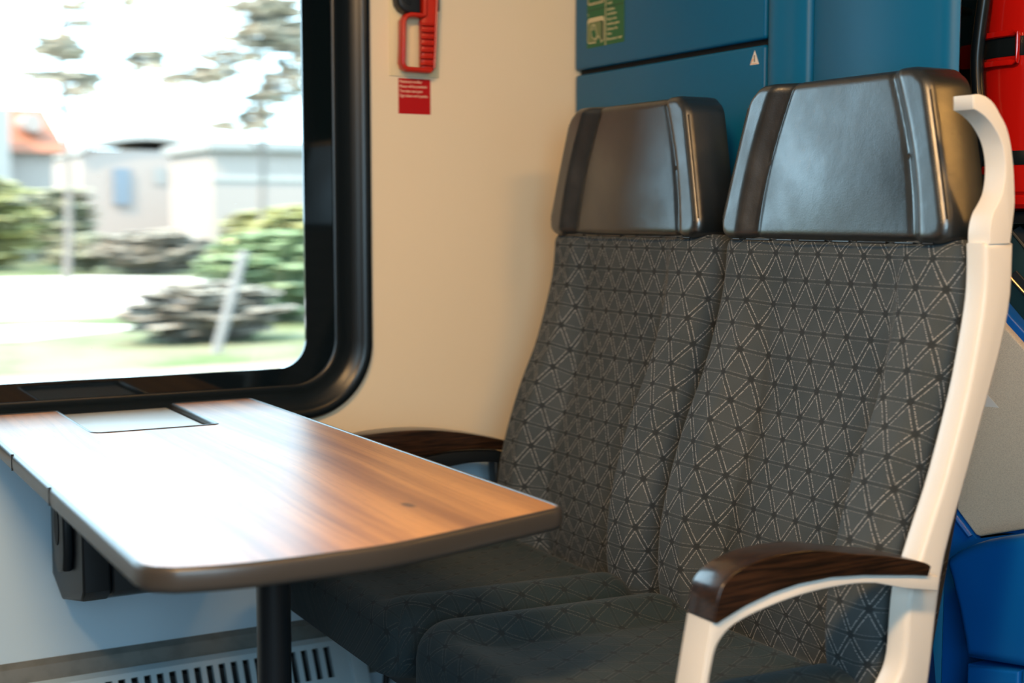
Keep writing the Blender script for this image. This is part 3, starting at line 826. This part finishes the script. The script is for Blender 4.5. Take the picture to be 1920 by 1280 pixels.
w = thing('warning_triangle', 'small pale triangle sticker on the blue partition above the seats', 'sticker', (PX, 1.791, 1.30))
def tflat(name, pts, m, dx):
    bm = BM(); prism(bm, pts, 'x', gx - dx - .0002, gx - dx); return obj(name, bm, m, w, smooth=0)
tflat('label', [(1.8030, 1.2895), (1.7805, 1.2895), (1.7915, 1.3125)], M['tri'], 0)
tflat('border', [(1.8010, 1.2905), (1.7835, 1.2905), (1.7840, 1.2914), (1.8000, 1.2914)], M['orange'], .0003)
tflat('border', [(1.8010, 1.2905), (1.8000, 1.2914), (1.7965, 1.2995), (1.7945, 1.2975)], M['orange'], .0003)
tflat('symbol', [(1.7925, 1.2935), (1.7905, 1.2935), (1.7905, 1.3045), (1.7925, 1.3045)], M['gap'], .0005)

# ================================================================== FIRE EXTINGUISHER
ex, ey, er = 1.677, 1.424, .086
f = thing('fire_extinguisher', 'red fire extinguisher with black hose in the niche behind the seats', 'fire extinguisher', (ex, ey, 1.055))
obj('cylinder', lathe(BM(), [(.060, 1.055), (er - .006, 1.058), (er - .001, 1.064), (er - .001, 1.074), (er - .004, 1.077), (er, 1.082), (er, 1.44), (er - .008, 1.47), (.055, 1.50), (.025, 1.512), (.020, 1.54)], (ex, ey, 0), n=72), M['redpaint'], f, smooth=30)
obj('band', lathe(BM(), [(er + .0012, 1.274), (er + .0015, 1.275), (er + .0015, 1.300), (er + .0012, 1.301)], (ex, ey, 0), n=72), M['rubber'], f)
obj('band', lathe(BM(), [(er + .0012, 1.120), (er + .0015, 1.121), (er + .0015, 1.139), (er + .0012, 1.140)], (ex, ey, 0), n=72), M['rubber'], f)
def arc(a0, a1, n, r, z): return [(ex + r * math.cos(math.radians(a0 + (a1 - a0) * k / n)), ey + r * math.sin(math.radians(a0 + (a1 - a0) * k / n)), z) for k in range(n + 1)]
# clamp: open rectangle of red strap wrapping round the front
bm = BM()
va = Vector((-ex, -ey)).angle_signed(Vector((1, 0)))
base = math.degrees(math.atan2(-ey, -ex))
A0, A1 = base - 93, base - 21
cl = arc(A0, A1, 16, er + .007, 1.3055) + [Vector(arc(A1, A1, 1, er + .007, z)[0]) for z in (1.300, 1.285, 1.268)] + arc(A1, A0, 16, er + .007, 1.2645)
sweep(bm, cl, .0022, .0045, side=(ex - .2, ey, 0) and (0.3, -1, 0), n=8, e=3)
obj('clamp', bm, M['redpaint'], f, smooth=50)
bm = BM()
hs = [(1852, -60), (1845, 0), (1838, 50), (1832, 110), (1834, 170), (1840, 230)]
sweep(bm, smooth_line([on_x(u, v, 1.575) for u, v in hs] + [on_x(1838, 300, 1.60), on_x(1825, 380, 1.62)], 6), .0095, .0095, n=16)
obj('hose', bm, M['rubber'], f, smooth=60)
bm = BM()
bellows_c = on_x(1836, 283, 1.66)
pr = []
for k in range(14):
    z = 1.105 + k * .0072
    pr += [(.021, z), (.024, z + .0022), (.024, z + .0040), (.021, z + .0058)]
lathe(bm, pr, (bellows_c.x, bellows_c.y, 0), n=28); obj('ribbed_nozzle', bm, M['redpaint'], f, smooth=40)
tag(obj('extinguisher_bracket', box(BM(), (1.775, 1.33, 1.052), (1.80, 1.76, 1.60), .002), M['teal']), 'dark mounting plate behind the fire extinguisher', 'bracket')
br = bpy.data.objects['extinguisher_bracket']
bm = BM(); c_ = on_x(1803, 20, 1.755); lathe(bm, [(.008, c_.x - .006), (.008, c_.x + .004), (.004, c_.x + .03)], (0, c_.y, c_.z), 'x', 20); obj('bolt', bm, M['steel'], br)
bm = BM(); c_ = on_x(1808, 100, 1.69); box(bm, (c_.x, c_.y - .045, c_.z - .026), (c_.x + .085, c_.y + .012, c_.z + .014), .006); obj('clamp_foot', bm, M['redpaint'], br)
bm = BM(); box(bm, (1.62, 1.37, 1.036), (1.775, 1.48, 1.0535), .004); obj('shelf', bm, M['black'], br)

# ================================================================== STAIR SIDE, PANEL, CABINET
st = thing('staircase', 'dark teal stair flank with brass coloured nosing strips behind the aisle seat', 'stairs', (1.68, 1.35, 0))
def quad_strip(bm, a, b, wz, x, dx):
    """bar following the line a->b in the (y, z) plane"""
    a = Vector((a[0], a[1])); b_ = Vector((b[0], b[1])); d = (b_ - a).normalized(); a = a - d * .03; b_ = b_ + d * .25
    n = Vector((-d.y, d.x)) * wz
    prism(bm, [tuple(a), tuple(b_), tuple(b_ - n), tuple(a - n)] if True else None, 'x', x - dx, x, .0008, 1)
bm = BM(); prism(bm, [(1.62, 1.02), (1.20, 1.02), (1.10, .50), (1.62, .80)], 'x', 1.655, 1.70); obj('flank', bm, M['teal'], st, smooth=0)
for (a, c) in (((1.423, 1.008), (1.396, .972)), ((1.424, .942), (1.393, .905))):
    bm = BM(); quad_strip(bm, a, c, -.0035, 1.654, .006); obj('nosing_strip', bm, M['steel'], st)
    bm = BM(); quad_strip(bm, (a[0], a[1] - .008), (c[0], c[1] - .008), .015, 1.654, .003); obj('tread_edge', bm, M['black'], st)
bm = BM(); prism(bm, [(1.62, .85), (1.498, .995), (1.423, .899), (1.391, .862), (1.235, .66), (1.235, .60), (1.62, .55)], 'x', 1.628, 1.652, .002)
obj('blue_rim', bm, M['deep'], st)
pn = [(1.56, .72), (1.498, .637), (1.450, .572), (1.444, .570), (1.385, .590), (1.24, .640), (1.233, .655), (1.389, .848), (1.423, .888), (1.498, .982), (1.56, .93)]
bm = BM(); prism(bm, pn, 'x', 1.612, 1.626, .003)
tag(obj('beige_side_panel', bm, M['beige'], smooth=30), 'beige speckled panel behind the aisle seat above the blue cabinet', 'panel')
bm = BM(); prism(bm, [(1.458, .766), (1.424, .766), (1.439, .784)], 'x', 1.6112, 1.6117)
tag(obj('corner_sticker', bm, M['tri'], smooth=0), 'pale yellow triangle on the beige panel', 'sticker')
bpy.context.view_layer.update()
for o in [c for c in st.children] + [bpy.data.objects['beige_side_panel'], bpy.data.objects['corner_sticker']]:
    dy = st.location.y if o.parent else 0.0
    for v in o.data.vertices: v.co.x -= .5 * (v.co.y + dy - 1.42)      # the stair side is turned towards the aisle
cb = thing('blue_cabinet', 'rounded glossy blue cabinet beside the seat, lower right', 'cabinet', (1.55, 1.30, 0))
tp = [(1.413, .552), (1.405, .562), (1.389, .574), (1.365, .587), (1.341, .598), (1.31, .609), (1.277, .618), (1.10, .655)]
lf = [(1.10, .442), (1.27, .436), (1.368, .421), (1.376, .45), (1.388, .49), (1.403, .53)]
bm = BM(); prism(bm, tp + lf, 'x', 1.492, 1.610, .030, 6); obj('top_shell', bm, M['deep'], cb, smooth=60)
bm = BM(); prism(bm, [(1.368, .413), (1.276, .430), (1.276, .02), (1.368, .02)], 'x', 1.497, 1.608, .006); obj('lower_panel', bm, M['deep'], cb)
bm = BM(); prism(bm, [(1.272, .431), (1.10, .438), (1.10, .02), (1.272, .02)], 'x', 1.497, 1.608, .006); obj('lower_panel', bm, M['deep'], cb)
bm = BM(); prism(bm, [(1.60, .66), (1.498, .632), (1.448, .566), (1.36, .592), (1.36, .3), (1.60, .3)], 'x', 1.611, 1.622); bp_ = obj('back_panel', bm, M['deep'], cb)
bm = BM(); sweep(bm, [(1.606, 1.560, .712), (1.606, 1.497, .628), (1.606, 1.452, .570)], .004, .0035, side=(1, 0, 0), n=10); bd_ = obj('edge_bead', bm, M['deep'], cb)
for o in (bp_, bd_):
    for v in o.data.vertices: v.co.x -= .5 * (v.co.y + cb.location.y - 1.42)

# ================================================================== OUTSIDE
GZ = -1.0
rng = random.Random(4)
def out(u, v, y): return on_y(u, v, y)
def flat(name, pts, z, m, th=.15):
    bm = BM(); prism(bm, pts, 'z', z - th, z); return structure(obj(name, bm, m, smooth=0))
flat('ground', [(-120, 6), (260, 6), (260, 420), (-120, 420)], GZ, M['grass'], .5)
flat('gravel_path', [(-20, 13.5), (30, 13.5), (30, 18.2), (-20, 18.2)], GZ + .02, M['gravel'], .1)
flat('paved_yard', [(-10, 28.5), (7.0, 28.5), (9.5, 32), (12.8, 43), (10, 46), (-10, 46)], GZ + .02, M['concrete'], .1)
flat('side_road', [(-10, 23.6), (4, 23.6), (6.3, 25.2), (5, 26.2), (-10, 26.2)], GZ + .02, M['concrete'], .1)
flat('stubble_field', [(8, 75), (260, 75), (260, 400), (8, 400)], GZ + .02, M['dry'], .1)

def blobs(bm, n, center, rx, ry, rz, sx, sz, rnd, shell=.55):
    """a crown of flattened, lumpy leaf clumps"""
    for _ in range(n):
        while True:
            a = Vector((rnd.uniform(-1, 1), rnd.uniform(-1, 1), rnd.uniform(-1, 1)))
            if a.length < 1 and a.length > rnd.random() * shell: break
        c = Vector(center) + Vector((a.x * rx, a.y * ry, a.z * rz))
        r = bmesh.ops.create_icosphere(bm, subdivisions=1, radius=1.0)
        k = rnd.uniform(.5, 1.3)
        for v in r['verts']:
            v.co = Vector((v.co.x * sx * k * rnd.uniform(.7, 1.3), v.co.y * sx * k * rnd.uniform(.6, 1.1), v.co.z * sz * k * rnd.uniform(.7, 1.3))) + c
    return bm

def shrub(name, label, u, y, hw, height, m, n=60, depth=1.2, seed=1, sx=.45, sz=.14):
    p = out(u, 500, y); s = thing(name, label, 'shrub', (p.x, y, GZ))
    rnd = random.Random(seed)
    obj('foliage', blobs(BM(), n, (p.x, y, GZ + height * .52), hw, depth, height * .5, sx, sz, rnd), m, s, smooth=80)
    bm = BM(); sweep(bm, [(p.x, y, GZ), (p.x + .05, y, GZ + height * .5)], .06, .06, n=8); obj('stem', bm, M['bark'], s)
    return s
shrub('hedge', 'grey green hedge beyond the paved yard', 290, 47, 1.9, 1.5, M['leafd'], 320, .8, 3, .6, .05)
shrub('hedge', 'dark low hedge left of the grey green hedge', 172, 50, 1.2, 1.3, M['leafa'], 240, .8, 5, .6, .05)
shrub('bush', 'yellow green bush nearest the window edge outside', 585, 30, 1.9, 2.3, M['leafb'], 420, 1.0, 7, .5, .045)
shrub('bush', 'green bush behind the slanting post', 505, 25.5, 1.2, 1.75, M['leafc'], 420, .9, 8, .45, .04)
shrub('bush', 'low brown bush left of the slanting post', 385, 22, 1.15, .95, M['leafd'], 340, .6, 9, .42, .025)
shrub('bush', 'olive bush in front of the orange roofed house', -34, 53.5, 1.9, 3.4, M['leafb'], 380, 1.2, 10, .8, .06)
shrub('bush', 'dark olive bush beside the orange roofed house', 114, 58, 1.25, 3.2, M['leafa'], 320, 1.0, 11, .65, .06)
shrub('bush', 'yellowish bush before the pale hall', 490, 62, 1.6, 2.2, M['leafb'], 220, 1.0, 12, .8, .05)

# slanting pale post
bm = BM(); a, b_ = out(403, 668, 20.0), out(458, 470, 20.0)
sweep(bm, [a, a + (b_ - a) * .5, b_], .075, .075, n=12)
tag(obj('post', bm, M['post'], smooth=60), 'pale slanting post outside the window', 'post')

def branch(bm, a, b, r0, r1, rnd, wob=.15):
    a, b = Vector(a), Vector(b); pts = []
    for k in range(6):
        t = k / 5; p = a.lerp(b, t)
        if 0 < k < 5: p += Vector((rnd.uniform(-wob, wob), rnd.uniform(-wob, wob), rnd.uniform(-wob, wob) * .5))
        pts.append(p)
    sweep(bm, pts, [r0 + (r1 - r0) * k / 5 for k in range(6)], [r0 + (r1 - r0) * k / 5 for k in range(6)], side=(0, 1, 0.01), n=6)
def tree(label, u, y, clumps, seed, m, trunk_top_v=-40):
    """clumps: (u, v, spread_px, height_px, count)"""
    rnd = random.Random(seed); p = out(u, 400, y); s = thing('tree', label, 'tree', (p.x, y, GZ), 'trees beyond the tracks')
    k = y / 2280.0
    tr = BM(); top = out(u, trunk_top_v, y); branch(tr, (p.x, y, GZ), top, .11, .04, rnd, .08)
    fo_ = BM()
    for cu, cv, su, sv, n in clumps:
        c = out(cu, cv, y)
        branch(tr, (p.x, y, max(GZ + 1, c.z - .8)), c, .05, .015, rnd, .1)
        blobs(fo_, int(n * 3.2), c, su * k, .8, sv * k, .26, .020, rnd, .2)
    obj('trunk', tr, M['bark'], s, smooth=60); obj('crown', fo_, m, s, smooth=80)
    return s
tree('tree with sparse grey foliage filling the right of the window', 492, 37, [(520, 25, 70, 30, 60), (490, 70, 70, 26, 60), (545, 70, 40, 30, 40), (430, 105, 60, 14, 30), (385, 138, 70, 14, 40), (350, 150, 60, 10, 24), (530, 160, 45, 30, 44), (500, 185, 35, 14, 26), (485, 218, 30, 18, 34), (450, 236, 60, 10, 34), (555, 110, 25, 30, 24), (470, 20, 60, 20, 20)], 21, M['leafe'])
tree('tree with thin drooping sprays at the upper left of the window', 118, 34, [(110, 80, 40, 16, 22), (115, 100, 42, 12, 20), (140, 145, 50, 12, 22), (150, 170, 30, 10, 14), (60, 145, 40, 10, 10), (270, 105, 34, 12, 22), (265, 125, 30, 8, 8), (150, 45, 30, 6, 6), (20, 35, 30, 12, 8), (240, 5, 40, 5, 6), (150, 10, 30, 8, 8)], 22, M['leafe'])

# orange roofed house
hy = 62
hl = out(-60, 400, hy); hr = out(134, 400, hy); zt = out(60, 192, hy).z; ze = out(100, 282, hy).z
hs_ = thing('house', 'house with orange tiled gable roof beyond the trees', 'house', ((hl.x + hr.x) / 2, hy + 4, GZ))
bm = BM(); box(bm, (hl.x + .4, hy + .5, GZ), (hr.x - .6, hy + 8, ze)); obj('wall', bm, M['render'], hs_, smooth=0)
rl_ = out(-50, 192, hy); rr_ = out(118, 192, hy)
bm = BM()
vs = [bm.verts.new(p) for p in ((hl.x, hy, ze - .1), (hr.x, hy, ze - .1), (hr.x, hy + 8.5, ze - .1), (hl.x, hy + 8.5, ze - .1), (rl_.x, hy + 4, zt), (rr_.x, hy + 4, zt))]
for q in ((0, 1, 5, 4), (1, 2, 5), (2, 3, 4, 5), (3, 0, 4), (0, 3, 2, 1)): bm.faces.new([vs[i] for i in q])
obj('roof', bm, M['tile'], hs_, smooth=0)
dm = out(56, 232, hy + 1.6)
bm = BM(); lathe(bm, [(.40, hy + .8), (.40, hy + 3.2)], (dm.x, 0, dm.z), 'y', 28); obj('dormer', bm, M['render'], hs_)
bm = BM(); box(bm, (out(8, 300, hy).x - 1.1, hy - 1.5, GZ), (out(8, 300, hy).x, hy + .4, ze + 1.6)); obj('stair_tower', bm, M['paleblue'], hs_, smooth=0)

# pale hall with a curved roof, sheds
ly = 85
L0, L1 = out(150, 400, ly), out(415, 400, ly)
hall = thing('hall', 'long pale hall with a shallow curved grey roof', 'building', ((L0.x + L1.x) / 2, ly + 6, GZ))
ze2 = out(300, 282, ly).z; zt2 = out(300, 252, ly).z
bm = BM(); box(bm, (L0.x + .2, ly + .3, GZ), (L1.x - .2, ly + 12, ze2)); obj('wall', bm, M['render'], hall, smooth=0)
arc2 = [(L0.x + (L1.x - L0.x) * k / 16, ze2 + (zt2 - ze2) * math.sin(PI * k / 16) ** .8) for k in range(17)]
bm = BM(); prism(bm, arc2 + [(x, z - .35) for x, z in arc2[::-1]], 'y', ly, ly + 12.5); obj('roof', bm, M['greyroof'], hall, smooth=30)
bm = BM(); q = out(228, 350, ly + .25); box(bm, (q.x - .5, ly + .12, q.z - 1.1), (q.x + .5, ly + .34, q.z + 1.1)); obj('door', bm, M['bluedoor'], hall, smooth=0)
for u in (300, 330, 362):
    q = out(u, 330, ly + .2); bm = BM(); box(bm, (q.x - .35, ly + .22, q.z - .5), (q.x + .35, ly + .34, q.z + .5)); obj('window', bm, M['paleblue'], hall, smooth=0)
sy = 70
S0, S1 = out(400, 400, sy), out(640, 400, sy)
shed = thing('shed', 'low pale blue shed right of the curved roof hall', 'building', ((S0.x + S1.x) / 2, sy + 4, GZ))
zs = out(480, 285, sy).z
bm = BM(); box(bm, (S0.x, sy, GZ), (S1.x, sy + 8, zs)); obj('wall', bm, M['render'], shed, smooth=0)
bm = BM(); box(bm, (S0.x - .3, sy - .4, zs), (S1.x + .3, sy + 8.4, zs + .55), .05); obj('roof', bm, M['paleblue'], shed)
bm = BM(); box(bm, (S0.x - .05, sy - .08, zs - 1.5), (S1.x, sy - .001, zs - 1.2)); obj('cladding_band', bm, M['greyroof'], shed, smooth=0)
# far ridge
rd = 260
pts = [out(u, v, rd) for u, v in ((-300, 300), (0, 330), (150, 318), (300, 322), (430, 300), (560, 296), (700, 300), (900, 320))]
bm = BM(); prism(bm, [(p.x, p.z) for p in smooth_line(pts, 5)] + [(pts[-1].x, GZ - 1), (pts[0].x, GZ - 1)], 'y', rd, rd + 40)
structure(obj('far_ridge', bm, M['leafd'], smooth=40))
